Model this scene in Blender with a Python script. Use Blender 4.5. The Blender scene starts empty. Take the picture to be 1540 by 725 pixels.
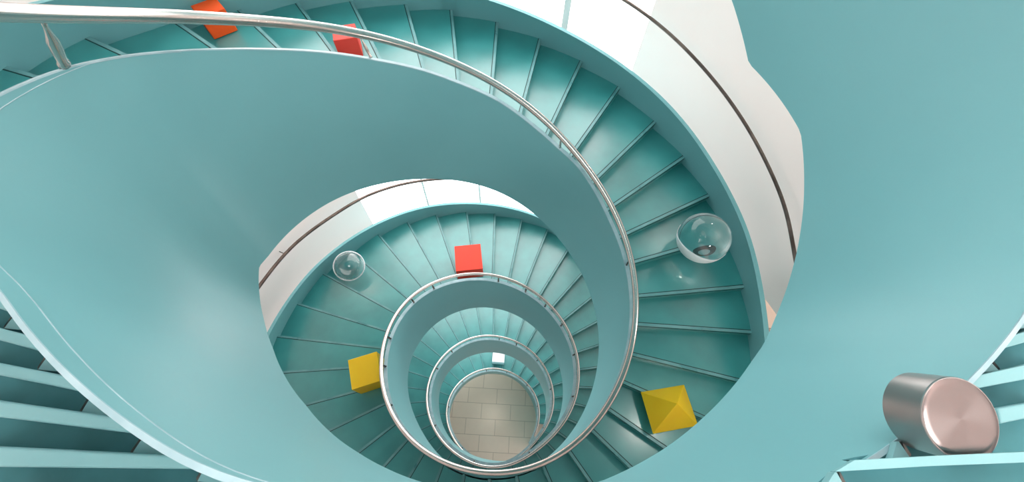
import bpy, bmesh, math
import numpy as np
from mathutils import Vector, Matrix

# ---------------------------------------------------------------- survey of the stair
# Lengths in DATA are in storeys of the stair (U metres); "phi" is the angle round the well in turns,
# growing as the stair goes down; depths are measured down from the level of the camera.
U = 5.4
FLOOR = 4.0
DATA = {"cam":{"loc":[-0.11301225705949976,-0.2752496407041933],"M":[[0.858392,0.440075,-0.263624],[-0.512282,0.762429,-0.395308],[0.027029,0.474379,0.879906]],"f":600.051},"cz":[-0.0346,-0.0327,-0.0308,-0.0287,-0.0264,-0.0239,-0.0219,-0.0207,-0.0204,-0.0206,-0.021,-0.0216,-0.0222,-0.0227,-0.0233,-0.0238,-0.0242,-0.0245,-0.0246,-0.0247,-0.0248,-0.0248,-0.0248],"z0":-0.11532,
"cap":[[-1.7,0.32,-1.54],[-0.6,0.32,-0.44],[-0.4,0.32,-0.25],[-0.25,0.33,-0.1],[-0.2,0.335,-0.04],[-0.15,0.348,0.05],[-0.12,0.365,0.105],[-0.1,0.383,0.155],[-0.0735,0.4023,0.2],[-0.0677,0.3963,0.2],[-0.0498,0.3831,0.2],[-0.0203,0.3652,0.2],[-0.0029,0.3583,0.2],[0.02,0.34,0.187],[0.045,0.325,0.17],[0.075,0.31,0.15],[0.1023,0.3023,0.1388],[0.1103,0.301,0.1438],[0.1271,0.2972,0.1535],[0.135,0.2955,0.1572],[0.1467,0.2941,0.1632],[0.1546,0.2937,0.167],[0.1668,0.2932,0.1725],[0.1737,0.2936,0.175],[0.1865,0.2944,0.1798],[0.1948,0.2957,0.1829],[0.2008,0.2968,0.1852],[0.214,0.302,0.188],[0.23,0.313,0.189],[0.25,0.322,0.19],[0.273,0.322,0.19],[0.287,0.307,0.194],[0.298,0.288,0.197],[0.3071,0.269,0.2],[0.3392,0.272,0.232],[0.3698,0.259,0.263],[0.4083,0.253,0.303],[0.4471,0.25,0.342],[0.4897,0.247,0.385],[0.5304,0.251,0.426],[0.5653,0.252,0.461],[0.6032,0.258,0.499],[0.6462,0.257,0.543],[0.6785,0.261,0.576],[0.7076,0.271,0.605],[0.7368,0.273,0.635],[0.7662,0.276,0.664]],
"botE":[[-1.7,0.335,-1.19],[-0.6,0.335,-0.05],[-0.4,0.335,0.15],[-0.244,0.345,0.264],[-0.21499999999999997,0.345,0.303],[-0.16200000000000003,0.345,0.296],[-0.139,0.345,0.31],[-0.118,0.345,0.322],[-0.09599999999999997,0.345,0.334],[-0.07399999999999995,0.345,0.345],[-0.062000000000000055,0.345,0.347],[-0.05400000000000005,0.345,0.355],[-0.041000000000000036,0.342,0.351],[-0.02200000000000002,0.34,0.354],[-0.0020000000000000018,0.338,0.355],[0.013,0.337,0.363],[0.025,0.336,0.369],[0.0996,0.3145,0.4093],[0.1184,0.3101,0.4318],[0.1373,0.3068,0.4547],[0.1603,0.3041,0.4762],[0.1846,0.3003,0.4906],[0.2141,0.2997,0.5042],[0.2348,0.2983,0.5104],[0.261,0.3005,0.5189],[0.2849,0.3056,0.5272],[0.3091,0.3121,0.5358]],
"rail":[[0.2,0.2485],[0.24,0.2485],[0.28,0.2485],[0.32,0.2485],[0.34,0.2485],[0.36,0.2485],[0.38,0.2461],[0.4,0.2465],[0.42,0.248],[0.44,0.2499],[0.46,0.2515],[0.48,0.2523],[0.5,0.2527],[0.52,0.2528],[0.54,0.2532],[0.56,0.2539],[0.58,0.2549],[0.6,0.2561],[0.62,0.257],[0.64,0.2578],[0.66,0.2586],[0.68,0.2599],[0.7,0.2621],[0.72,0.2655],[0.74,0.27],[0.76,0.2752],[0.78,0.2807],[0.8,0.2863],[0.82,0.292],[0.84,0.2976],[0.86,0.3031],[0.88,0.3085],[0.9,0.3136],[0.92,0.3185],[0.94,0.323],[0.96,0.3269],[0.98,0.33],[1.0,0.3319],[1.02,0.3322],[1.04,0.3307],[1.06,0.3278],[1.08,0.324],[1.1,0.3198],[1.12,0.3158],[1.14,0.3121],[1.16,0.3092],[1.18,0.3063],[1.2,0.3038],[1.22,0.3019],[1.24,0.3005],[1.26,0.2997],[1.28,0.2998],[1.3,0.3007],[1.32,0.3025],[1.34,0.3053],[1.36,0.3088],[1.38,0.3127],[1.4,0.3165],[1.42,0.3196],[1.44,0.322],[1.46,0.3237],[1.48,0.3249],[1.5,0.3262],[1.52,0.3277],[1.54,0.3296],[1.56,0.3316],[1.58,0.3337],[1.6,0.3359],[1.62,0.338],[1.64,0.3404],[1.66,0.3431],[1.68,0.3462],[1.7,0.3495],[1.72,0.353],[1.74,0.3563],[1.76,0.3593],[1.78,0.3618],[1.8,0.3635],[1.82,0.3641],[1.84,0.3636],[1.86,0.3618],[1.88,0.3585],[1.9,0.3539],[1.92,0.3485],[1.94,0.343],[1.96,0.3386],[1.98,0.3359],[2.0,0.3352],[2.02,0.3359],[2.04,0.337],[2.06,0.3371],[2.08,0.3357],[2.1,0.333],[2.12,0.3295],[2.14,0.3261],[2.16,0.3236],[2.18,0.3221],[2.2,0.3218],[2.22,0.3223],[2.24,0.3236],[2.26,0.3253],[2.28,0.3275],[2.3,0.3301],[2.32,0.3329],[2.34,0.3357],[2.36,0.3383],[2.38,0.3405],[2.4,0.3423],[2.42,0.3439],[2.44,0.3454],[2.46,0.3472],[2.48,0.3493],[2.5,0.3515],[2.52,0.3536],[2.54,0.3553],[2.56,0.3565],[2.58,0.3575],[2.6,0.3589],[2.62,0.361],[2.64,0.3641],[2.66,0.3678],[2.68,0.3716],[2.7,0.375],[2.72,0.3777],[2.74,0.3795],[2.76,0.3807],[2.78,0.3812],[2.8,0.3811],[2.82,0.3797],[2.84,0.3766],[2.86,0.3713],[2.88,0.3641],[2.9,0.3559],[2.92,0.3484],[2.94,0.343],[2.96,0.3405],[2.98,0.3407],[3.0,0.3426],[3.02,0.3452],[3.04,0.3473],[3.06,0.3483],[3.08,0.3478],[3.1,0.346],[3.12,0.3432],[3.14,0.3399],[3.16,0.3367],[3.18,0.3343],[3.2,0.3332],[3.22,0.3335],[3.24,0.3351],[3.26,0.3379],[3.28,0.3414],[3.3,0.3452],[3.32,0.3488],[3.34,0.3518],[3.36,0.3538],[3.38,0.3547],[3.4,0.3546],[3.42,0.3536],[3.44,0.352],[3.46,0.3502],[3.48,0.3487],[3.5,0.3478],[3.52,0.3476],[3.54,0.348],[3.56,0.3487],[3.58,0.3496],[3.6,0.3504],[3.62,0.3515],[3.64,0.3533],[3.66,0.3561],[3.68,0.3601],[3.7,0.3649],[3.72,0.3699],[3.74,0.3744],[3.76,0.3778],[3.78,0.3795],[3.8,0.3794],[3.82,0.3776],[3.84,0.3743],[3.86,0.3704],[3.88,0.3668],[3.9,0.3643],[3.92,0.3633],[3.94,0.3634],[3.96,0.364]],
"bot":[[0.32,0.3084],[0.34,0.3074],[0.36,0.3064],[0.38,0.3055],[0.4,0.3045],[0.42,0.3028],[0.44,0.3007],[0.46,0.2985],[0.48,0.2967],[0.5,0.2957],[0.52,0.2957],[0.54,0.2964],[0.56,0.2974],[0.58,0.2981],[0.6,0.2982],[0.62,0.2973],[0.64,0.2958],[0.66,0.294],[0.68,0.2925],[0.7,0.2917],[0.72,0.292],[0.74,0.2934],[0.76,0.2957],[0.78,0.2986],[0.8,0.3019],[0.82,0.3053],[0.84,0.3089],[0.86,0.3127],[0.88,0.3168],[0.9,0.3211],[0.92,0.3257],[0.94,0.3305],[0.96,0.3353],[0.98,0.34],[1.0,0.3442],[1.02,0.3478],[1.04,0.3502],[1.06,0.351],[1.08,0.3496],[1.1,0.3457],[1.12,0.3394],[1.14,0.3313],[1.16,0.3225],[1.18,0.3141],[1.2,0.3072],[1.22,0.3025],[1.24,0.3],[1.26,0.2992],[1.28,0.2997],[1.3,0.3009],[1.32,0.3024],[1.34,0.304],[1.36,0.3057],[1.38,0.3073],[1.4,0.309],[1.42,0.3106],[1.44,0.3122],[1.46,0.3138],[1.48,0.3154],[1.5,0.317],[1.52,0.3186],[1.54,0.3203],[1.56,0.3219],[1.58,0.3236],[1.6,0.3252],[1.62,0.3268],[1.64,0.3284],[1.66,0.3301],[1.68,0.332],[1.7,0.334],[1.72,0.3362],[1.74,0.3387],[1.76,0.3412],[1.78,0.3438],[1.8,0.3465],[1.82,0.349],[1.84,0.3513],[1.86,0.3532],[1.88,0.3547],[1.9,0.3554],[1.92,0.3554],[1.94,0.3543],[1.96,0.352],[1.98,0.3481],[2.0,0.3427],[2.02,0.3358],[2.04,0.3281],[2.06,0.3204],[2.08,0.3137],[2.1,0.3087],[2.12,0.3059],[2.14,0.305],[2.16,0.3056],[2.18,0.3069],[2.2,0.3084],[2.22,0.3097],[2.24,0.3108],[2.26,0.3121],[2.28,0.3141],[2.3,0.317],[2.32,0.321],[2.34,0.3257],[2.36,0.3306],[2.38,0.3349],[2.4,0.3382],[2.42,0.34],[2.44,0.3406],[2.46,0.3402],[2.48,0.3394],[2.5,0.3386],[2.52,0.3382],[2.54,0.3382],[2.56,0.3386],[2.58,0.3395],[2.6,0.3406],[2.62,0.3421],[2.64,0.3438],[2.66,0.346],[2.68,0.3486],[2.7,0.3517],[2.72,0.3552],[2.74,0.3589],[2.76,0.3626],[2.78,0.3657],[2.8,0.3681],[2.82,0.3695],[2.84,0.3697],[2.86,0.3686],[2.95,0.364],[3.1,0.366],[3.3,0.37],[3.6,0.373],[4.0,0.375]],
"nose":[0.36,0.385,0.41,0.4372,0.462,0.4869,0.512,0.5392,0.5636,0.5898,0.6162,0.644,0.672,0.7029,0.7313,0.7596,0.7865,0.8182,0.8444,0.8727,0.9001,0.9291,0.9548,0.9851,1.0155,1.0458,1.0761,1.1065,1.1368,1.1672,1.1975,1.2277,1.2624,1.2926,1.3229,1.3511,1.3793,1.4106,1.4402,1.4688,1.4981,1.5266,1.5569,1.5858,1.6142,1.6431,1.672,1.7003,1.7286,1.7569,1.7853,1.8136,1.8419,1.8702,1.8985,1.9268,1.9552,1.9835,2.0118,2.0401,2.0684,2.0967,2.125,2.1534,2.1817,2.21,2.2383,2.2666,2.2949,2.3233,2.3516,2.3799,2.4082,2.4372,2.4675,2.494,2.5219,2.5519,2.5818,2.6118,2.64,2.6693,2.6978,2.7274,2.7563,2.7852,2.814,2.8429,2.8718,2.9007,2.9295,2.9584,2.9873,3.0162,3.045,3.0739,3.1028,3.1317,3.1605,3.1894,3.2183,3.2472,3.276,3.3049,3.3338,3.3627,3.3915,3.4204,3.4493,3.4795,3.5117,3.542,3.5757,3.607,3.6386,3.6712,3.7038,3.733,3.7623,3.7915,3.8208,3.85],
"steps":[{"side":"left","k":"L0","d":0.345,"band":[[-0.4455,-0.1195],[-0.263,-0.2354],[-0.2454,-0.2466],[-0.2555,-0.2255],[-0.2735,-0.2141],[-0.4458,-0.1052]]},
{"side":"left","k":"L1","d":0.36,"band":[[-0.4606,-0.0761],[-0.3119,-0.167],[-0.2925,-0.1789],[-0.295,-0.1697],[-0.3142,-0.1562],[-0.3292,-0.1457],[-0.4609,-0.0591]],"td":0.38,"tread":[[-0.4796,-0.0879],[-0.2897,-0.2079],[-0.2633,-0.2246],[-0.2984,-0.1686],[-0.3254,-0.1496],[-0.3413,-0.1385],[-0.4803,-0.0471]],"crack":[[-0.3155,-0.165],[-0.329,-0.167]],"gd":0.366,"gus":[[-0.3166,-0.1644],[-0.3221,-0.1705],[-0.2924,-0.1914],[-0.305,-0.1703]]},
{"side":"left","k":"L2","d":0.375,"band":[[-0.4759,-0.0227],[-0.3579,-0.1111],[-0.3376,-0.1262],[-0.3439,-0.1105],[-0.3642,-0.0944],[-0.4007,-0.0656],[-0.4762,-0.0068]],"td":0.395,"tread":[[-0.4948,-0.0381],[-0.3503,-0.1331],[-0.3338,-0.1447],[-0.3057,-0.1644],[-0.3491,-0.1073],[-0.3776,-0.0847],[-0.416,-0.0544],[-0.4956,0.0076]],"crack":[[-0.3605,-0.1099],[-0.3808,-0.1137]],"gd":0.381,"gus":[[-0.3619,-0.109],[-0.3726,-0.1186],[-0.3408,-0.141],[-0.3495,-0.1152]]},
{"side":"left","k":"L3","d":0.39,"band":[[-0.4912,0.0308],[-0.4345,-0.0175],[-0.4025,-0.0457],[-0.3811,-0.0645],[-0.4014,-0.036],[-0.4229,-0.0157],[-0.4344,-0.0048],[-0.4914,0.044]],"td":0.41000000000000003,"tread":[[-0.5101,0.0183],[-0.4276,-0.046],[-0.3877,-0.0775],[-0.358,-0.101],[-0.4087,-0.0308],[-0.4388,-0.0023],[-0.4509,0.0091],[-0.5108,0.0604]],"crack":[[-0.4055,-0.0439],[-0.4256,-0.048]],"gd":0.396,"gus":[[-0.407,-0.0428],[-0.4164,-0.0547],[-0.3819,-0.079],[-0.3937,-0.0493]]},
{"side":"left","k":"L4","d":0.405,"band":[[-0.5065,0.0843],[-0.4454,0.025],[-0.4225,0.0028],[-0.4279,0.0205],[-0.4507,0.0447],[-0.4571,0.0515],[-0.5067,0.0986]],"td":0.42500000000000004,"tread":[[-0.5254,0.0727],[-0.4633,0.0195],[-0.4507,0.0076],[-0.4195,-0.0219],[-0.4355,0.0268],[-0.4673,0.0605],[-0.4741,0.0677],[-0.5262,0.117]],"crack":[[-0.4487,0.0273],[-0.4698,0.0259]],"gd":0.411,"gus":[[-0.4503,0.0287],[-0.4597,0.0173],[-0.4223,-0.0091],[-0.436,0.0218]]},
{"side":"left","k":"L5","d":0.42,"band":[[-0.5218,0.1388],[-0.4848,0.1001],[-0.4602,0.0744],[-0.4662,0.1023],[-0.4922,0.1258],[-0.522,0.1529]],"td":0.44,"tread":[[-0.5408,0.1309],[-0.4869,0.0798],[-0.4798,0.0723],[-0.4469,0.0374],[-0.4741,0.1122],[-0.5102,0.1449],[-0.5415,0.1733]],"crack":[[-0.4883,0.1037],[-0.5112,0.1035]],"gd":0.426,"gus":[[-0.4901,0.1055],[-0.5003,0.0931],[-0.4597,0.0644],[-0.4746,0.0982]]},
{"side":"right","k":"R0","d":0.168,"band":[[-0.0357,-0.3467],[-0.0351,-0.3471],[0.0478,-0.3931],[0.0522,-0.391],[-0.0327,-0.3436],[-0.0333,-0.3432]]},
{"side":"right","k":"R1","d":0.176,"band":[[-0.0035,-0.3468],[-0.0028,-0.3472],[0.0311,-0.3653],[0.0747,-0.3895],[0.0788,-0.3875],[0.0418,-0.3672],[0.0072,-0.3486],[0.0065,-0.3482]],"td":0.184,"tread":[[-0.026,-0.3495],[-0.0251,-0.3501],[0.0679,-0.402],[0.0833,-0.3947],[0.0377,-0.3694],[0.0023,-0.3504],[0.0013,-0.3499]],"crack":[[-0.0007,-0.3488],[-0.0006,-0.3537]],"gd":0.178,"gus":[[-0.0019,-0.348],[-0.0031,-0.352],[-0.0095,-0.3489],[-0.0028,-0.3477]]},
{"side":"right","k":"R2","d":0.194,"band":[[0.0904,-0.3814],[0.1149,-0.3911],[0.1218,-0.3878],[0.0957,-0.377]],"td":0.202,"tread":[[0.0239,-0.3588],[0.025,-0.3594],[0.0646,-0.3808],[0.1071,-0.4041],[0.1315,-0.3924],[0.1043,-0.3812],[0.0767,-0.3736],[0.0752,-0.3732]],"crack":[[0.0456,-0.3631],[0.0458,-0.3703]],"gd":0.196,"gus":[[0.044,-0.3622],[0.0426,-0.3684],[0.0352,-0.3649],[0.043,-0.3619]]},
{"side":"right","k":"R3","d":0.2035,"band":[[0.1072,-0.3719],[0.1083,-0.3723],[0.1312,-0.3814],[0.146,-0.3872],[0.1547,-0.383],[0.1388,-0.3776],[0.105,-0.3652],[0.104,-0.3648]],"td":0.2115,"tread":[[0.0841,-0.3778],[0.0856,-0.3782],[0.1145,-0.3861],[0.143,-0.3979],[0.1652,-0.3872],[0.1487,-0.3816],[0.1136,-0.3687],[0.1121,-0.3682]]},
{"side":"right","k":"R4","d":0.209,"band":[[0.1312,-0.3655],[0.1324,-0.3659],[0.1755,-0.3794],[0.1819,-0.3763],[0.1468,-0.3655],[0.1456,-0.3652]],"td":0.217,"tread":[[0.118,-0.3706],[0.1195,-0.3712],[0.1555,-0.3843],[0.1724,-0.3902],[0.1932,-0.3801],[0.1568,-0.369],[0.1551,-0.3685]],"crack":[[0.1368,-0.3677],[0.138,-0.3777]],"gd":0.211,"gus":[[0.1345,-0.3668],[0.1333,-0.3758],[0.1241,-0.3716],[0.1332,-0.3665]]},
{"side":"right","k":"R5","d":0.218,"band":[[0.1852,-0.3665],[0.1864,-0.367],[0.206,-0.3752],[0.2114,-0.3726],[0.1936,-0.366],[0.1923,-0.3656]],"td":0.226,"tread":[[0.1662,-0.3723],[0.168,-0.3729],[0.2059,-0.3845],[0.2233,-0.3761],[0.2049,-0.3694],[0.2031,-0.3687]],"crack":[[0.1919,-0.3687],[0.1929,-0.3794]],"gd":0.22,"gus":[[0.1892,-0.3679],[0.1874,-0.3775],[0.1772,-0.3729],[0.1877,-0.3675]]}]}
C = bpy.context.scene.collection
TAU = 2 * math.pi
Z0 = DATA['z0']
CZX = np.arange(-.4, 4.01, .2)

def zr(p):                     # depth of the handrail centre line
    return Z0 + p + float(np.interp(p, CZX, DATA['cz']))
def zt(p):                     # depth of the tread whose nosing is at p
    return min(zr(p) + .2, FLOOR)
def P(R, phi, depth):
    return Vector((-U * R * math.sin(phi * TAU), -U * R * math.cos(phi * TAU), U * (FLOOR - depth)))
def XY(x, y, depth):
    return Vector((U * x, U * y, U * (FLOOR - depth)))
def smoothed(xs, ys, s):
    def f(x):
        o = np.linspace(-2 * s, 2 * s, 9); w = np.exp(-(o / s) ** 2)
        return float((np.interp(x + o, xs, ys) * w).sum() / w.sum())
    return f
_r = np.array(DATA['rail']); railR = smoothed(_r[:, 0], _r[:, 1], .008)
_c = np.array(DATA['cap'])
_cx = np.concatenate([_c[:, 0], _r[_r[:, 0] > .78][:, 0]])
_cr = np.concatenate([_c[:, 1], [r - float(np.interp(p, [.8, 1.2, 1.4, 2.4], [0, .004, .011, .016])) for p, r in _r[_r[:, 0] > .78]]])
_cd = np.concatenate([_c[:, 2], [zr(p) + .036 for p in _r[_r[:, 0] > .78][:, 0]]])
capR = smoothed(_cx, _cr, .012); capD = smoothed(_cx, _cd, .012)
_b = np.array(DATA['botE']); _b2 = np.array(DATA['bot'])
_bx = np.concatenate([_b[:, 0], _b2[:, 0]])
_br = np.concatenate([_b[:, 1], _b2[:, 1]])
_bd = np.concatenate([_b[:, 2], [zr(p) + .37 for p in _b2[:, 0]]])
botR = lambda p: float(np.interp(p, _bx, _br))
botD = lambda p: min(float(np.interp(p, _bx, _bd)), FLOOR)
def table(pts, s=.02):
    a = np.array(pts); return smoothed(a[:, 0], a[:, 1], s)
treadR = table([(.30, .78), (.36, .79), (.41, .80), (.4372, .75), (.4869, .75), (.5392, .74), (.5636, .745), (.5898, .732),
                (.6162, .719), (.644, .70), (.672, .685), (.7029, .66), (.7313, .65), (.7596, .643), (.82, .638), (.87, .64),
                (1.0, .68), (1.2, .74), (1.35, .757), (1.5, .75), (1.65, .75), (1.75, .70), (1.85, .69), (2.0, .70),
                (2.2, .74), (2.6, .75), (2.8, .71), (3.0, .72), (3.3, .74), (3.96, .74)], .008)
otopR = table([(.30, .73), (.36, .738), (.4008, .742), (.4092, .739), (.45, .715), (.5884, .663), (.6302, .649), (.6737, .641), (.7052, .635),
               (.7518, .620), (.7733, .617), (.7961, .616), (.8185, .611), (.8388, .610), (.9, .62), (1.0, .66), (1.2, .71), (1.3506, .727),
               (1.3757, .729), (1.4056, .736), (1.4719, .740), (1.5139, .742), (1.5596, .738), (1.6302, .738), (1.72, .70),
               (1.8, .67), (1.9, .67), (2.0, .68), (2.2, .72), (2.6, .735), (2.8, .69), (3.0, .70), (3.3, .72), (3.96, .72)], .012)
_w = [(.0, .90), (.2, .90), (.36, .89), (.38, .893), (.415, .905), (.45, .915), (.48, .925), (.53, .925), (.60, .905), (.655, .885),
      (.68, .862), (.708, .83), (.736, .803), (.763, .779), (.79, .762), (.815, .735), (.85, .74), (.92, .80), (1.0, .90)]
_wx = [a - 1 for a, b in _w[:-1]] + [a for a, b in _w] + [a + 1 for a, b in _w[1:]]
_wy = [b for a, b in _w[:-1]] + [b for a, b in _w] + [b for a, b in _w[1:]]
wallR = smoothed(_wx, _wy, .012)

TEAL_A, TEAL_B, TREAD_A, TREAD_B = '71a9ae', '76afb4', '2d8483', '3b9796'
PANE, FILL_PANE, SKY, EXPO = 3.2, 4.8, 1.3, 0.0

# ---------------------------------------------------------------- materials
def mat(name):
    m = bpy.data.materials.new(name); m.use_nodes = True
    nt = m.node_tree; return m, nt, nt.nodes['Principled BSDF']
def lin(h):
    c = [int(h[i:i + 2], 16) / 255 for i in (0, 2, 4)]
    return tuple(v / 12.92 if v <= .04045 else ((v + .055) / 1.055) ** 2.4 for v in c) + (1,)
def noise_mix(nt, b, ca, cb, scale, detail=6, lo=.35, hi=.65, rough=None, bump=0, stretch=(1, 1, 1)):
    tc = nt.nodes.new('ShaderNodeTexCoord'); mp = nt.nodes.new('ShaderNodeMapping'); mp.inputs['Scale'].default_value = stretch
    n = nt.nodes.new('ShaderNodeTexNoise'); n.inputs['Scale'].default_value = scale; n.inputs['Detail'].default_value = detail
    nt.links.new(tc.outputs['Object'], mp.inputs[0]); nt.links.new(mp.outputs[0], n.inputs['Vector'])
    r = nt.nodes.new('ShaderNodeValToRGB'); r.color_ramp.elements[0].position = lo; r.color_ramp.elements[1].position = hi
    r.color_ramp.elements[0].color = ca; r.color_ramp.elements[1].color = cb
    nt.links.new(n.outputs['Fac'], r.inputs[0]); nt.links.new(r.outputs[0], b.inputs['Base Color'])
    if rough:
        m = nt.nodes.new('ShaderNodeMapRange'); m.inputs['To Min'].default_value = rough[0]; m.inputs['To Max'].default_value = rough[1]
        m.inputs['From Min'].default_value = .3; m.inputs['From Max'].default_value = .7
        nt.links.new(n.outputs['Fac'], m.inputs['Value']); nt.links.new(m.outputs[0], b.inputs['Roughness'])
    if bump:
        bp = nt.nodes.new('ShaderNodeBump'); bp.inputs['Strength'].default_value = bump; bp.inputs['Distance'].default_value = .01
        n2 = nt.nodes.new('ShaderNodeTexNoise'); n2.inputs['Scale'].default_value = scale * 6
        nt.links.new(mp.outputs[0], n2.inputs['Vector'])
        nt.links.new(n2.outputs['Fac'], bp.inputs['Height']); nt.links.new(bp.outputs[0], b.inputs['Normal'])
    return n

M_wall_teal, nt, b = mat('satin_teal_paint')
noise_mix(nt, b, lin(TEAL_A), lin(TEAL_B), .9, rough=(.42, .52), bump=.04)
b.inputs['Specular IOR Level'].default_value = .45
M_tread, nt, b = mat('gloss_teal_tread_paint')
noise_mix(nt, b, lin(TREAD_A), lin(TREAD_B), 2.2, detail=10, lo=.3, hi=.72, rough=(.3, .45), bump=.08)
b.inputs['Specular IOR Level'].default_value = .6; b.inputs['Coat Weight'].default_value = .8; b.inputs['Coat IOR'].default_value = 1.8; b.inputs['Coat Roughness'].default_value = .28
M_step, nt, b = mat('matt_teal_step_paint')
noise_mix(nt, b, lin('3c7479'), lin('48838a'), 3, rough=(.55, .7)); b.inputs['Specular IOR Level'].default_value = .2
M_gap_shade, nt, b = mat('painted_gap_shade')  # gap lines and shade at the tread lip, put into colour
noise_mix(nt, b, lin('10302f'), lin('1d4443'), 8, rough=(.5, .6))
M_nose, nt, b = mat('nosing_paint')
noise_mix(nt, b, lin('5f9496'), lin('78a5a7'), 4, rough=(.25, .4))
M_band, nt, b = mat('pale_teal_band_paint')
noise_mix(nt, b, lin('77aaae'), lin('80b2b6'), 2, rough=(.4, .5), bump=.05)
M_cap, nt, b = mat('pale_cap_paint')
noise_mix(nt, b, lin('93b1b9'), lin('a9c3ca'), 7, rough=(.3, .45))
M_white, nt, b = mat('white_plaster')
noise_mix(nt, b, lin('f8e6e2'), lin('fdece8'), .5, rough=(.7, .8))
M_frame, nt, b = mat('window_frame_paint')
noise_mix(nt, b, lin('c9c5c3'), lin('d4d0ce'), 3, rough=(.4, .5))
M_steel, nt, b = mat('brushed_stainless_steel')
noise_mix(nt, b, lin('d2c6c0'), lin('d8cdc8'), .5, detail=1); b.inputs['Roughness'].default_value = .24; b.inputs['Metallic'].default_value = 1
M_dark, nt, b = mat('dark_bronze_rail')
noise_mix(nt, b, lin('5a4a45'), lin('77655e'), 5, rough=(.3, .45)); b.inputs['Metallic'].default_value = .7
M_bracket, nt, b = mat('tarnished_steel_bracket')
noise_mix(nt, b, lin('2c3030'), lin('8b8680'), 14, rough=(.3, .5)); b.inputs['Metallic'].default_value = .8

M_pane, nt, b = mat('sunlit_frosted_glazing')
b.inputs['Base Color'].default_value = (.9, .9, .9, 1); b.inputs['Emission Color'].default_value = (1, .945, .925, 1)
b.inputs['Emission Strength'].default_value = PANE; b.inputs['Roughness'].default_value = .4

M_fill_pane = M_pane.copy(); M_fill_pane.name = 'unseen_fill_glazing'; M_fill_pane.node_tree.nodes['Principled BSDF'].inputs['Emission Strength'].default_value = FILL_PANE  # stronger glow for the added panes out of view

M_tile, nt, b = mat('beige_stone_tile')
tc = nt.nodes.new('ShaderNodeTexCoord'); mp = nt.nodes.new('ShaderNodeMapping'); mp.inputs['Rotation'].default_value = (0, 0, .59)
br = nt.nodes.new('ShaderNodeTexBrick')
br.inputs['Color1'].default_value = lin('ecd9c8'); br.inputs['Color2'].default_value = lin('f2dfcf'); br.inputs['Mortar'].default_value = lin('c4b2a2')
br.inputs['Scale'].default_value = 1; br.inputs['Brick Width'].default_value = 1.45; br.inputs['Row Height'].default_value = .72; br.inputs['Mortar Size'].default_value = .012
nt.links.new(tc.outputs['Object'], mp.inputs[0]); nt.links.new(mp.outputs[0], br.inputs['Vector'])
ns = nt.nodes.new('ShaderNodeTexNoise'); ns.inputs['Scale'].default_value = 3; ns.inputs['Detail'].default_value = 8
mx = nt.nodes.new('ShaderNodeMixRGB'); mx.blend_type = 'MULTIPLY'; mx.inputs[0].default_value = .08
nt.links.new(tc.outputs['Object'], ns.inputs['Vector'])
nt.links.new(br.outputs['Color'], mx.inputs[1]); nt.links.new(ns.outputs['Fac'], mx.inputs[2]); nt.links.new(mx.outputs[0], b.inputs['Base Color'])
b.inputs['Roughness'].default_value = .45
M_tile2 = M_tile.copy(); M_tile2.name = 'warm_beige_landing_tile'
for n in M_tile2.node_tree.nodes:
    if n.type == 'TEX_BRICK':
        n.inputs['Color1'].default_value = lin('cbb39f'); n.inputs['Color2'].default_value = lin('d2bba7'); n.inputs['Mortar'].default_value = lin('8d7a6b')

def plain(name, h1, h2, rough=.4):
    m, nt, b = mat(name); noise_mix(nt, b, lin(h1), lin(h2), 3, rough=(rough, rough + .1)); return m
M_red = plain('vermilion_card', 'f0371f', 'f53d24', .55)
M_orange = plain('orange_card', 'f04f08', 'f4560a', .55)
M_scarlet = plain('scarlet_card', 'f24338', 'f5483a', .55)
M_yellow = plain('yellow_card', 'ffc918', 'ffcf20', .5)
M_white_box = plain('pale_grey_card', 'f4f1f4', 'fbf9fb', .5)
M_glass, nt, b = mat('clear_glass')
b.inputs['Base Color'].default_value = (1, 1, 1, 1); b.inputs['Transmission Weight'].default_value = 1; b.inputs['Roughness'].default_value = 0; b.inputs['IOR'].default_value = 1.45
M_drum, nt, b = mat('radially_brushed_steel')
b.inputs['Base Color'].default_value = lin('b0a8a6'); b.inputs['Metallic'].default_value = 1; b.inputs['Roughness'].default_value = .28; b.inputs['Anisotropic'].default_value = .9
tg = nt.nodes.new('ShaderNodeTangent'); tg.direction_type = 'RADIAL'; tg.axis = 'Z'; nt.links.new(tg.outputs[0], b.inputs['Tangent'])

M_face = M_drum.copy(); M_face.name = 'circular_brushed_steel_face'
M_face.node_tree.nodes['Principled BSDF'].inputs['Base Color'].default_value = lin('938b89')
fb = M_face.node_tree.nodes['Principled BSDF']; fb.inputs['Anisotropic Rotation'].default_value = .25; fb.inputs['Roughness'].default_value = .22
# ---------------------------------------------------------------- helpers
def link(name, bm, m, parent=None, smooth=False, auto=None):
    bmesh.ops.recalc_face_normals(bm, faces=bm.faces)
    me = bpy.data.meshes.new(name); bm.to_mesh(me); bm.free()
    me.materials.append(m)
    if smooth:
        for p in me.polygons: p.use_smooth = True
    if auto is not None:
        me.set_sharp_from_angle(angle=auto)
    o = bpy.data.objects.new(name, me); C.objects.link(o)
    if parent: o.parent = parent
    return o
def structure(o, kind='structure'):
    o['kind'] = kind; return o
def tag(o, label, cat, group=None):
    o['label'] = label; o['category'] = cat
    if group: o['group'] = group
    return o
def loft(rings, closed_section=True, caps=True):
    bm = bmesh.new(); vs = [[bm.verts.new(p) for p in r] for r in rings]
    n = len(rings[0])
    for a, b in zip(vs[:-1], vs[1:]):
        for i in range(n if closed_section else n - 1):
            j = (i + 1) % n; bm.faces.new((a[i], a[j], b[j], b[i]))
    if caps and closed_section:
        bm.faces.new(vs[0][::-1]); bm.faces.new(vs[-1])
    return bm
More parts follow.
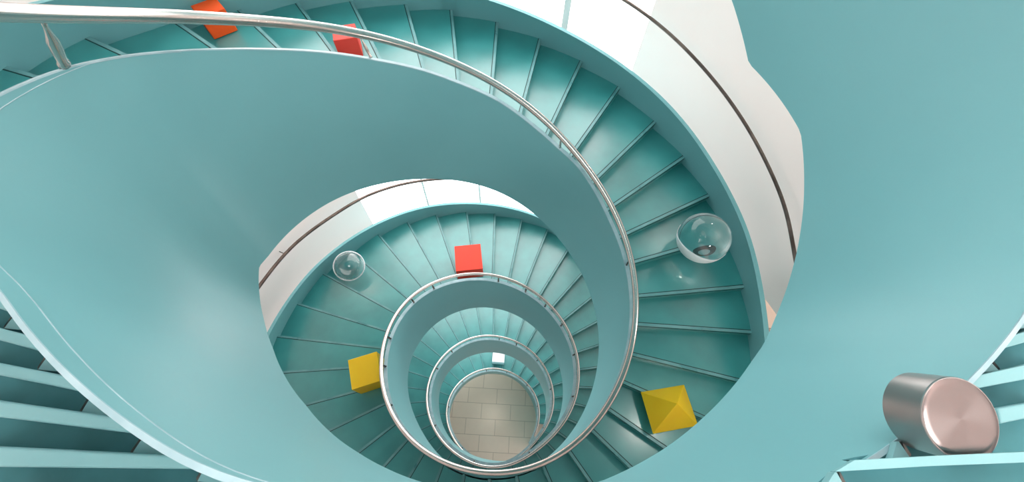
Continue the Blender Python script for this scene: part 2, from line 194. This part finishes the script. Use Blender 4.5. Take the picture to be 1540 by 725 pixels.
def tube_rings(pts, rad, n=14):
    rings = []; N = len(pts)
    for i, p in enumerate(pts):
        t = (pts[min(i + 1, N - 1)] - pts[max(i - 1, 0)]).normalized()
        up = Vector((0, 0, 1)); a = t.cross(up)
        if a.length < 1e-4: a = Vector((1, 0, 0))
        a.normalize(); c = a.cross(t)
        r = rad(i / (N - 1)) if callable(rad) else rad
        rings.append([p + a * (r * math.cos(TAU * k / n)) + c * (r * math.sin(TAU * k / n)) for k in range(n)])
    return rings
def prism(pts, z0, z1, bm=None):          # plan polygon (metres) between two heights
    bm = bm or bmesh.new()
    a = [bm.verts.new((x, y, z0)) for x, y in pts]; b = [bm.verts.new((x, y, z1)) for x, y in pts]
    n = len(pts); bm.faces.new(a[::-1]); bm.faces.new(b)
    for i in range(n):
        j = (i + 1) % n; bm.faces.new((a[i], a[j], b[j], b[i]))
    return bm
def bevel(o, w, seg=2):
    m = o.modifiers.new('bevel', 'BEVEL'); m.width = w; m.segments = seg; m.limit_method = 'ANGLE'; m.angle_limit = .6
    return o
def frange(a, b, st):
    n = max(1, int(round((b - a) / st))); return [a + (b - a) * i / n for i in range(n + 1)]

# ---------------------------------------------------------------- the staircase
stair = bpy.data.objects.new('spiral_staircase', None); C.objects.link(stair)
tag(stair, 'teal painted spiral staircase winding down round an open well to the tiled floor', 'staircase')
PH0, PH1 = -.9, 3.93
def wt(p): return float(np.interp(p, [.2, .3, .5, .8, 1.4, 2], [.0017, .0030, .0052, .0060, .0085, .0105]))   # plate thickness

# the inner parapet: one continuous painted plate
rings = []
for p in frange(PH0, PH1, .004):
    t = wt(p); rc, rb, dc, db = capR(p), botR(p), capD(p), botD(p)
    db = max(db, dc + .02)
    rings.append([P(rc, p, dc), P(rc + t, p, dc), P(rb + t, p, db), P(rb, p, db)])
inner = link('inner_parapet', loft(rings), M_wall_teal, stair, True, .5)
# its pale top cap, a lip standing a little proud
rings = []
for p in frange(PH0, PH1, .004):
    t = wt(p); rc, dc = capR(p), capD(p); ch = float(np.interp(p, [.25, .5, 1], [.0005, .0009, .0016]))
    rings.append([P(rc - t * .12, p, dc - ch), P(rc + t * 1.12, p, dc - ch), P(rc + t * 1.12, p, dc + ch), P(rc - t * .12, p, dc + ch)])
cap = link('cap_rail', loft(rings), M_cap, inner, True, .5)
cap['label'] = 'pale blue cap along the top edge of the parapet'
# thin raised bead on the well side just under the cap, upper landing only
rings = []
for p in frange(.02, .36, .004):
    rc, dc = capR(p), capD(p)
    k = .016 * math.sin(min(1, max(0, (p - .06) / .12)) * math.pi * .5) * (1 if p < .24 else max(0.06, (.32 - p) / .08))
    if p < .06: k = .001
    f = k / max(.05, botD(p) - dc); r = rc + (botR(p) - rc) * f
    rings.append([P(r - .0003, p, dc + k - .0003), P(r + .001, p, dc + k - .0005), P(r + .001, p, dc + k + .0005), P(r - .0003, p, dc + k + .0003)])
link('bead', loft(rings), M_cap, inner, True)

# outer parapet
rings = []
for p in frange(.30, PH1, .005):
    ro, rt = otopR(p), treadR(p); z = zr(p); t = .011
    d2 = min(z + .235, FLOOR - .004); d3 = min(z + .37, FLOOR)
    rings.append([P(ro, p, min(z + .12, FLOOR - .02)), P(ro + t, p, min(z + .12, FLOOR - .02)), P(rt + t + .004, p, d2), P(rt + t + .006, p, d3), P(rt + .006, p, d3), P(rt - .001, p, d2)])
outer = link('outer_parapet', loft(rings), M_wall_teal, stair, True, .5)

# soffit: the sloping underside that closes the flight from below
rings = []
for p in frange(.33, 3.55, .01):
    z = zr(p) + .345; ri, rt = botR(p) + wt(p), treadR(p)
    rings.append([P(ri - .002, p, z), P(rt + .002, p, z), P(rt + .002, p, z + .012), P(ri - .002, p, z + .012)])
link('soffit', loft(rings), M_wall_teal, stair, True, .5)

# the same underside below the upper landing and the flight that goes on up above the viewpoint
rings = []
for p in frange(PH0, .33, .01):
    k = float(np.interp(p, [-.2, -.13, .06, .12], [0, 1, 1, 0])); rb, db = botR(p) + wt(p), botD(p)
    dl = float(np.interp(p, [.06, .12, .33], [0, .012, .004])) + .001
    prof = [(rb + .001, 0), (.45, .10 * k), (.55, .15 * k), (.64, .185 * k), (.76, .19 * k)]
    low = [P(r, p, db + a + dl - .001 * (r < .4)) for r, a in prof]; up = [P(max(r, rb + .02), p, db + a + dl - .012) for r, a in prof[::-1]]
    rings.append(low + up)
link('soffit', loft(rings), M_wall_teal, stair, True, .5)
rings = []
for p in frange(PH0, -.2, .01):
    z = float(np.interp(p, [-1.6, -.2], [-1.715, -.315])); ro, t = .74, .012
    rings.append([P(ro - .02, p, z + .12), P(ro - .02 + t, p, z + .12), P(ro + .025, p, z + .39), P(ro + .012, p, z + .39)])
link('outer_parapet', loft(rings), M_wall_teal, stair, True, .5)

# treads
nose = DATA['nose']
def inner_at(p, depth):        # outside face of the inner parapet at this depth
    dc, db = capD(p), botD(p); f = min(1, max(0, (depth - dc) / max(.05, db - dc)))
    return capR(p) + (botR(p) - capR(p)) * f + wt(p)
def tread_bms(k):
    p1, p0 = nose[k], nose[k - 1] if k else nose[0] - .026
    d = zt(p1); rise = (p1 - p0)
    pn = [p0 - .0012 + (p1 + .0012 - p0 + .0012) * i / 3 for i in range(4)]
    zt_, zb = U * (FLOOR - d), max(0.0, U * (FLOOR - d - rise - .012))
    if zt_ - zb < .02: zt_ = zb + .03
    def arc(ps, fr): return [(P(fr(p), p, d).x, P(fr(p), p, d).y) for p in ps]
    poly = arc(pn, lambda p: inner_at(p, d + rise + .012) + .0003) + arc(pn[::-1], lambda p: treadR(p) + .004)
    bm = prism(poly, zb, zt_)
    # nosing strip along the front edge
    w = .022; ri, ro = inner_at(p1, d) + .001, treadR(p1) - .001
    A, B = P(ri, p1 + .0012, d), P(ro, p1 + .0012, d)
    u = (B - A).normalized(); nrm = Vector((u.y, -u.x, 0))
    mid = P((ri + ro) / 2, p1 - .01, d)
    if (mid - (A + B) / 2).dot(nrm) < 0: nrm = -nrm
    q = [A - nrm * .012, B - nrm * .012, B + nrm * w, A + nrm * w]
    n1 = prism([(v.x, v.y) for v in q], zt_ - .022, zt_ + .004)
    g = [A + nrm * (w + .001), B + nrm * (w + .001), B + nrm * (w + .011), A + nrm * (w + .011)]
    nf = len(n1.faces); prism([(v.x, v.y) for v in g], zt_ - .004, zt_ + .002, n1)
    n1.faces.ensure_lookup_table()
    for f in n1.faces[nf:]: f.material_index = 1
    # dark strip painted for the shadow under the lip
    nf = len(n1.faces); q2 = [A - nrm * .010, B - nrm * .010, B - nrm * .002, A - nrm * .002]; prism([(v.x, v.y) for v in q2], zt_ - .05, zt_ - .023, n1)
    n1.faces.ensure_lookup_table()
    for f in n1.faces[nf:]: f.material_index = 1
    return bm, n1
NT = 88
rest = None
for k in range(len(nose)):
    bm, n1 = tread_bms(k)
    if k < NT:
        o = link('tread', bm, M_tread, stair); link('nosing', n1, M_nose, o).data.materials.append(M_gap_shade)
    else:
        if rest is None: rest, restn = bm, n1
        else:
            for src, dst in ((bm, rest), (n1, restn)):
                me = bpy.data.meshes.new('t'); src.to_mesh(me); src.free(); dst.from_mesh(me); bpy.data.meshes.remove(me)
o = link('lower_treads', rest, M_tread, stair); o['kind'] = 'stuff'
link('nosing', restn, M_nose, o).data.materials.append(M_gap_shade)

# the wide steps behind the parapet of the uppermost level (both sides of the viewpoint)
for s in DATA['steps']:
    d = s['d']; z = U * (FLOOR - d)
    xy = lambda L: [(U * a, U * b) for a, b in L]
    if 'tread' in s:
        zt_ = U * (FLOOR - s['td'])
        par = link('tread', prism(xy(s['tread']), zt_ - (.012 if s['k'] == 'R1' else .07), zt_), M_step, stair)
    else: par = stair
    o = link('nosing' if par is not stair else 'tread', prism(xy(s['band']), z - (.1 if s['side'] == 'left' else .012 if s['k'] in ('R0', 'R1') else .04), z), M_band, par)
    bevel(o, .012 if s['side'] == 'left' else .005, 3)
    if par is not stair: o['label'] = 'pale rounded front edge of the step'
    if 'gus' in s:
        zg = U * (FLOOR - s['gd'])
        link('end_plate', prism(xy(s['gus']), zg - .02, zg), M_band, par)
        a, b = s['crack']; A = Vector((U * a[0], U * a[1], z - .012)); B = Vector((U * b[0], U * b[1], zt_ + .012))
        t = (B - A); sd = Vector((-t.y, t.x, 0)).normalized() * (.011 if s['side'] == 'left' else .005); up = Vector((0, 0, .012))
        link('angle_bracket', loft([[A - sd * .3, A + sd * .3, A + sd * .3 - up, A - sd * .3 - up], [B - sd * 1.4, B + sd * 1.4, B + sd * 1.4 - up, B - sd * 1.4 - up]]), M_bracket, par)

# handrail with its brackets
RP0, RP1 = .24, 3.90
def rrad(p): return U * float(np.interp(p, [.24, .30, .36, .45, .7, 1.1, 4], [.0048, .0053, .0056, .0057, .0057, .0057, .0062]))
pts = [P(railR(p), p, zr(p)) for p in frange(RP0, RP1, .004)]
pre = []
allp = pre + pts; n0 = len(pre)
def rr(f):
    i = f * (len(allp) - 1) - n0; return rrad(RP0 + (RP1 - RP0) * max(0, i) / (len(pts) - 1))
hand = link('handrail', loft(tube_rings(allp, rr, 16)), M_steel, stair, True)
hand['label'] = 'brushed stainless steel handrail following the inner parapet'
def bracket(p, lean):
    base = P(capR(p) + wt(p) * .5, p, capD(p) - .002); top = P(railR(p + lean), p + lean, zr(p + lean) + rrad(p) / U * .6)
    L = (top - base).length; ax = (top - base).normalized()
    side = ax.cross(Vector((0, 0, 1))).normalized() if abs(ax.z) < .98 else Vector((1, 0, 0)); oth = side.cross(ax)
    prof = [(0, .020), (.06, .020), (.1, .015), (.35, .019), (.55, .018), (.72, .010), (.85, .007), (1, .008)]
    sc = 1.15 if p < .4 else .65 if p < 1 else 1.0
    rings = [[base + ax * (L * t) + side * (r * sc * math.cos(TAU * k / 10)) + oth * (r * sc * .7 * math.sin(TAU * k / 10)) for k in range(10)] for t, r in prof]
    link('bracket', loft(rings), M_steel if p < .75 else M_bracket, hand, True)
for p, l in [(.3085, -.0095), (.4865, -.003), (.6816, 0), (.8145, 0), (.927, 0)]: bracket(p, l)
for p in [1.045, 1.16, 1.235, 1.30, 1.35, 1.43, 1.475, 1.60, 1.655, 1.70, 1.745, 1.80, 1.87, 2.0, 2.12, 2.25, 2.40, 2.46, 2.60, 2.65, 2.72, 2.8, 2.9, 3.05, 3.2, 3.35, 3.45, 3.55, 3.63, 3.72, 3.8]: bracket(p, 0)

# ---------------------------------------------------------------- the room
# tiled floor of the hall
bm = prism([(U * 2.6 * math.cos(TAU * i / 64), U * 2.6 * math.sin(TAU * i / 64)) for i in range(64)], -.2, 0)
structure(link('floor', bm, M_tile))
TOP = -2.1; CLEAR = -.25
def wall_piece(name, a0, a1, top, bot, m, r_in=None, t=.03, st=.005):
    fr = r_in or wallR; rings = []
    for p in frange(a0, a1, st):
        dt = top(p) if callable(top) else top; db = bot(p) if callable(bot) else bot
        rings.append([P(fr(p), p, dt), P(fr(p) + t, p, dt), P(fr(p) + t, p, db), P(fr(p), p, db)])
    return link(name, loft(rings), m, None, True, .5)
structure(wall_piece('wall_left', .16, .475, TOP, FLOOR, M_white))
structure(wall_piece('wall_front', -.05, .16, CLEAR, FLOOR, M_white))
structure(wall_piece('wall_right', .669, .80, TOP, FLOOR, M_white))
cut = lambda p: float(np.interp(p, [.80, .83, .95], [1.012, .958, .75]))
structure(wall_piece('wall_back', .80, .96, TOP, cut, M_white))
for i, (a, b_) in enumerate([(-.04, .01), (.01, .06), (.06, .11), (.11, .16)]):   # added glowing panes, unseen behind the viewpoint, to light the darker parapet
    structure(wall_piece('window_%d' % (i + 5), a + .001, b_ - .001, TOP, CLEAR - .004, M_fill_pane, lambda p: wallR(p) + .012, .006))
    structure(wall_piece('trim_%d' % (i + 4), b_ - .0016, b_ + .0016, TOP, CLEAR, M_frame, wallR, .03, .0032))
# window wall between the two white walls: four bays
bays = [.475, .525, .572, .626, .669]
for i in range(4):
    a, b_ = bays[i], bays[i + 1]
    w = wall_piece('window_%d' % (i + 1), a + .0002, b_ - .0002, TOP, FLOOR, M_pane, lambda p: wallR(p) + .012, .006); structure(w)
for i, a in enumerate(bays[1:4]):
    w = wall_piece('trim_%d' % (i + 1), a - (.0017 if i == 2 else .0008), a + (.0017 if i == 2 else .0008), TOP, FLOOR, M_frame, lambda p: wallR(p) + .008, .02, .0018); structure(w)
# landing beside the stair, seen through the gap on the right
bm = bmesh.new()
pin = [P(.78, p, 1.3) for p in frange(.72, 1.08, .02)]; pout = [P(2.2, p, 1.3) for p in frange(1.08, .72, .02)] if False else [P(2.2, 1.08 - (.36) * i / 18, 1.3) for i in range(19)]
structure(link('floor_landing', prism([(v.x, v.y) for v in pin + pout], U * (FLOOR - 1.35), U * (FLOOR - 1.3)), M_tile2))
# handrail on the white wall
wh = bpy.data.objects.new('wall_handrail', None); wh.location = (0, 0, 0); C.objects.link(wh)
tag(wh, 'slim dark bronze handrail curving along the white outer wall', 'handrail')
hr = table([(.60, .87), (.6555, .845), (.68, .822), (.7083, .79), (.736, .763), (.7631, .739), (.7885, .722), (.8153, .695), (.86, .69),
            (1.0, .80), (1.2, .83), (1.3817, .848), (1.4152, .867), (1.4501, .871), (1.4791, .886), (1.5062, .885), (1.5331, .877), (1.60, .86)], .01)
link('rail', loft(tube_rings([P(hr(p), p, zr(p) + .1) for p in frange(.60, .86, .004)], U * .0042, 12)), M_dark, wh, True)
link('rail', loft(tube_rings([P(hr(p), p, zr(p) + .1) for p in frange(1.28, 1.60, .004)], U * .0062, 12)), M_dark, wh, True)
for p in (.625, .845, 1.31, 1.408, 1.59):
    a = P(hr(p), p, zr(p) + .104); b_ = P(wallR(p) + .004, p, zr(p) + .118)
    link('bracket', loft(tube_rings([a, (a + b_) / 2 - Vector((0, 0, .02)), b_], .009, 8)), M_dark, wh, True)

# ---------------------------------------------------------------- things left on the steps
def cube(name, label, cx, cy, base, sx, sy, sz, rot, m):
    bm = bmesh.new(); bmesh.ops.create_cube(bm, size=1)
    bmesh.ops.scale(bm, vec=(U * sx, U * sy, U * sz), verts=bm.verts)
    bmesh.ops.translate(bm, vec=(0, 0, U * sz / 2), verts=bm.verts)
    o = link(name, bm, m); o.location = XY(cx, cy, base) + Vector((0, 0, .006)); o.rotation_euler = (0, 0, rot)
    bevel(o, .006, 2); tag(o, label, 'cube', 'coloured cubes standing on the treads'); return o
rt = lambda a, b: math.atan2(b[1] - a[1], b[0] - a[0])
cube('red_cube', 'vermilion red cube beside the steel rail, on the pale treads near the window', .1405, .4265, 1.5895, .111, .117, .0815, -.415, M_red)
cube('yellow_cube', 'yellow cube tucked against the outside of the curved rail, on the left-hand treads', -.3515, .1350, 1.357, .088, .091, .088, -.22, M_yellow)
cube('orange_cube', 'orange cube on a dark tread behind the thick handrail, at the top left', -.2150, .6660, .521, .047, .047, .045, .17, M_orange)
cube('scarlet_cube', 'small scarlet cube half hidden by the handrail, next to its upright bracket', -.004, .552, .572, .047, .047, .045, -.26, M_scarlet)
cube('pale_grey_cube', 'pale grey cube far down on the lowest visible flight, just above the tiled floor', .258, .389, 3.634, .105, .088, .09, -.60, M_white_box)

# yellow pyramid with a square base
bm = bmesh.new(); s = U * .5
base = [bm.verts.new(p) for p in ((-.106 * s, -.088 * s, 0), (.106 * s, -.088 * s, 0), (.106 * s, .088 * s, 0), (-.106 * s, .088 * s, 0))]
ap = bm.verts.new((U * -.0092, U * .0043, U * .075))
bm.faces.new(base[::-1])
for i in range(4): bm.faces.new((base[i], base[(i + 1) % 4], ap))
o = link('yellow_pyramid', bm, M_yellow); o.location = XY(.2615, -.389, .9625) + Vector((0, 0, .006)); o.rotation_euler = (0, 0, -.38)
bevel(o, .004, 1)
tag(o, 'yellow four-sided pyramid on the dark treads at the lower right', 'pyramid')

# glass balls
def ball(name, label, x, y, depth, r, hollow):
    bm = bmesh.new(); bmesh.ops.create_uvsphere(bm, u_segments=64, v_segments=40, radius=U * r)
    if hollow:
        r2 = bmesh.ops.create_uvsphere(bm, u_segments=64, v_segments=40, radius=U * r * .9)
    me = bpy.data.meshes.new(name)
    if hollow:
        vs = set(r2['verts']); inner_f = [f for f in bm.faces if f.verts[0] in vs]
        bmesh.ops.reverse_faces(bm, faces=inner_f)
    bm.to_mesh(me); bm.free(); me.materials.append(M_glass)
    for p in me.polygons: p.use_smooth = True
    o = bpy.data.objects.new(name, me); C.objects.link(o); o.location = XY(x, y, depth)
    tag(o, label, 'ball', 'clear glass balls on the stairs'); return o
def view_dir(x, y, depth):
    return (XY(DATA['cam']['loc'][0], DATA['cam']['loc'][1], 0) - XY(x, y, depth)).normalized()
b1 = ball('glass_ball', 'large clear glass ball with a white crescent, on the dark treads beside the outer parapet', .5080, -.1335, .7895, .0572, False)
# white crescent: a thin white shell standing in for a reflection on the ball
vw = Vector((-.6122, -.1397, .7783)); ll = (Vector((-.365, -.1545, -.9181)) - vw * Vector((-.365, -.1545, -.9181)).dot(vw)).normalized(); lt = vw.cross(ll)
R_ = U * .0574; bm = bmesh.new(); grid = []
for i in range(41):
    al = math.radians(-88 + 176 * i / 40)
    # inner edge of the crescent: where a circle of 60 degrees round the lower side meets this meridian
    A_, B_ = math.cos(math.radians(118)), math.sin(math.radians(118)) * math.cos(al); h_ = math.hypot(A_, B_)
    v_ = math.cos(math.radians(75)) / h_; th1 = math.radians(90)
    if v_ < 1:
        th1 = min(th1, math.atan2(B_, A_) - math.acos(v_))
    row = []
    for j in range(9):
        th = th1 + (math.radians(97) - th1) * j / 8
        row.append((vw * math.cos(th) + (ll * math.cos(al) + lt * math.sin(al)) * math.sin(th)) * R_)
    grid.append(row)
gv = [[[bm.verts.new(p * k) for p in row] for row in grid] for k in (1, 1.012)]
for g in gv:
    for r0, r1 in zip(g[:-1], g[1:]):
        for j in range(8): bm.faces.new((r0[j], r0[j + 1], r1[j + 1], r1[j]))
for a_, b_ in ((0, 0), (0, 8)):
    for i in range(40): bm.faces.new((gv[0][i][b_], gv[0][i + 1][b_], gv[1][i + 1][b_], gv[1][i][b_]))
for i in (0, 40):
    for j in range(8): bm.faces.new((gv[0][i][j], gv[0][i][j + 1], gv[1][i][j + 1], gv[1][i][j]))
cr = link('reflection_shell', bm, M_white_box, b1, True)
cr['label'] = 'white crescent-shaped shell painted as a reflection on the lower side of the ball'
b2 = ball('glass_ball', 'smaller-looking clear glass ball with a pale ring round it, on the pale left-hand treads', -.2922, .5975, 1.4435, .0560, True)
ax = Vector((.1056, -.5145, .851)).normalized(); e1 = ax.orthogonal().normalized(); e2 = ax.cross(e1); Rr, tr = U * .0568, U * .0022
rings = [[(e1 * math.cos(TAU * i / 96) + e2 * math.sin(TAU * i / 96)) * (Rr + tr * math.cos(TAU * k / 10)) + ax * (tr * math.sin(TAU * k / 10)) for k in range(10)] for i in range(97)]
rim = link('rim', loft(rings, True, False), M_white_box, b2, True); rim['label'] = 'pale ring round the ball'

# brushed steel drum standing on the upper steps
bm = bmesh.new(); r = U * 0.01683; h = U * 0.01737
prof = [(0, 0), (r * .985, 0), (r, r * .02), (r, h - r * .035), (r * .985, h - r * .008), (r * .965, h - .0008), (0, h - .0008)]
n = 96; rows = []
for a, z in prof:
    rows.append([bm.verts.new((a * math.cos(TAU * i / n), a * math.sin(TAU * i / n), z)) for i in range(n)] if a > 0 else [bm.verts.new((0, 0, z))])
for A, B in zip(rows[:-1], rows[1:]):
    for i in range(n):
        j = (i + 1) % n
        if len(A) == 1: bm.faces.new((A[0], B[i], B[j]))
        elif len(B) == 1: bm.faces.new((A[i], A[j], B[0]))
        else: bm.faces.new((A[i], A[j], B[j], B[i]))
drum = link('steel_drum', bm, M_drum, None, True, .5)
drum.location = XY(0.06075, -0.35768, 0.19311)
drum.rotation_euler = Vector((0, 0, 1)).rotation_difference(Vector((-.1196, -.2452, .9621))).to_euler()   # leans on the step behind it
tag(drum, 'short brushed stainless steel cylinder on the pale-edged steps at the lower right corner', 'cylinder')
bm = bmesh.new(); rows = []
for a in (0, r * .2, r * .5, r * .8, r * .955, r * .965):
    z = h + .0004 - (.0012 if a > r * .96 else 0)
    rows.append([bm.verts.new((a * math.cos(TAU * i / n), a * math.sin(TAU * i / n), z)) for i in range(n)] if a > 0 else [bm.verts.new((0, 0, z))])
for A, B in zip(rows[:-1], rows[1:]):
    for i in range(n):
        j = (i + 1) % n
        bm.faces.new((A[0], B[i], B[j])) if len(A) == 1 else bm.faces.new((A[i], A[j], B[j], B[i]))
link('end_face', bm, M_face, drum, True)


# ---------------------------------------------------------------- camera
cam = bpy.data.cameras.new('camera'); co = bpy.data.objects.new('camera', cam); C.objects.link(co)
cam.sensor_width = 36; cam.lens = 36 * DATA['cam']['f'] / 1540; cam.clip_start = .05; cam.clip_end = 200
Mx = Matrix(DATA['cam']['M']).to_4x4(); Mx.translation = XY(DATA['cam']['loc'][0], DATA['cam']['loc'][1], 0)
co.matrix_world = Mx
bpy.context.scene.camera = co

# ---------------------------------------------------------------- light
w = bpy.data.worlds.new('overcast_sky'); bpy.context.scene.world = w; w.use_nodes = True
bg = w.node_tree.nodes['Background']; bg.inputs['Color'].default_value = (1, .95, .935, 1); bg.inputs['Strength'].default_value = SKY
def lamp(name, loc, power, r):
    l = bpy.data.lights.new(name, 'POINT'); l.energy = power; l.shadow_soft_size = r; l.color = (1, .93, .86)
    o = bpy.data.objects.new(name, l); C.objects.link(o); o.location = loc
lamp('wall_highlight_lamp', P(.80, -.14, -.45), 110, .12)  # added light for the streak on the drum, no known fitting
lamp('wall_highlight_lamp', P(.71, .75, .45), 9, .04)
lamp('wall_highlight_lamp', P(.86, .438, .93), 14, .05)
lamp('floor_fill', P(.05, .5, 3.8), 9, .12)  # added light to brighten the floor, no lamp hangs there
bpy.data.lights[-1].color = (1, .84, .72)
lamp('pyramid_fill', P(.55, .90, .60), 30, .08)  # added light above the yellow pyramid, not a fitting of the stair
sc = bpy.context.scene
sc.view_settings.view_transform = 'Standard'; sc.view_settings.look = 'None'; sc.view_settings.gamma = 1
sc.view_settings.use_curve_mapping = False; sc.view_settings.exposure = EXPO
sc.cycles.max_bounces = 10; sc.cycles.diffuse_bounces = 6; sc.cycles.glossy_bounces = 4; sc.cycles.transmission_bounces = 8
sc.cycles.use_denoising = True
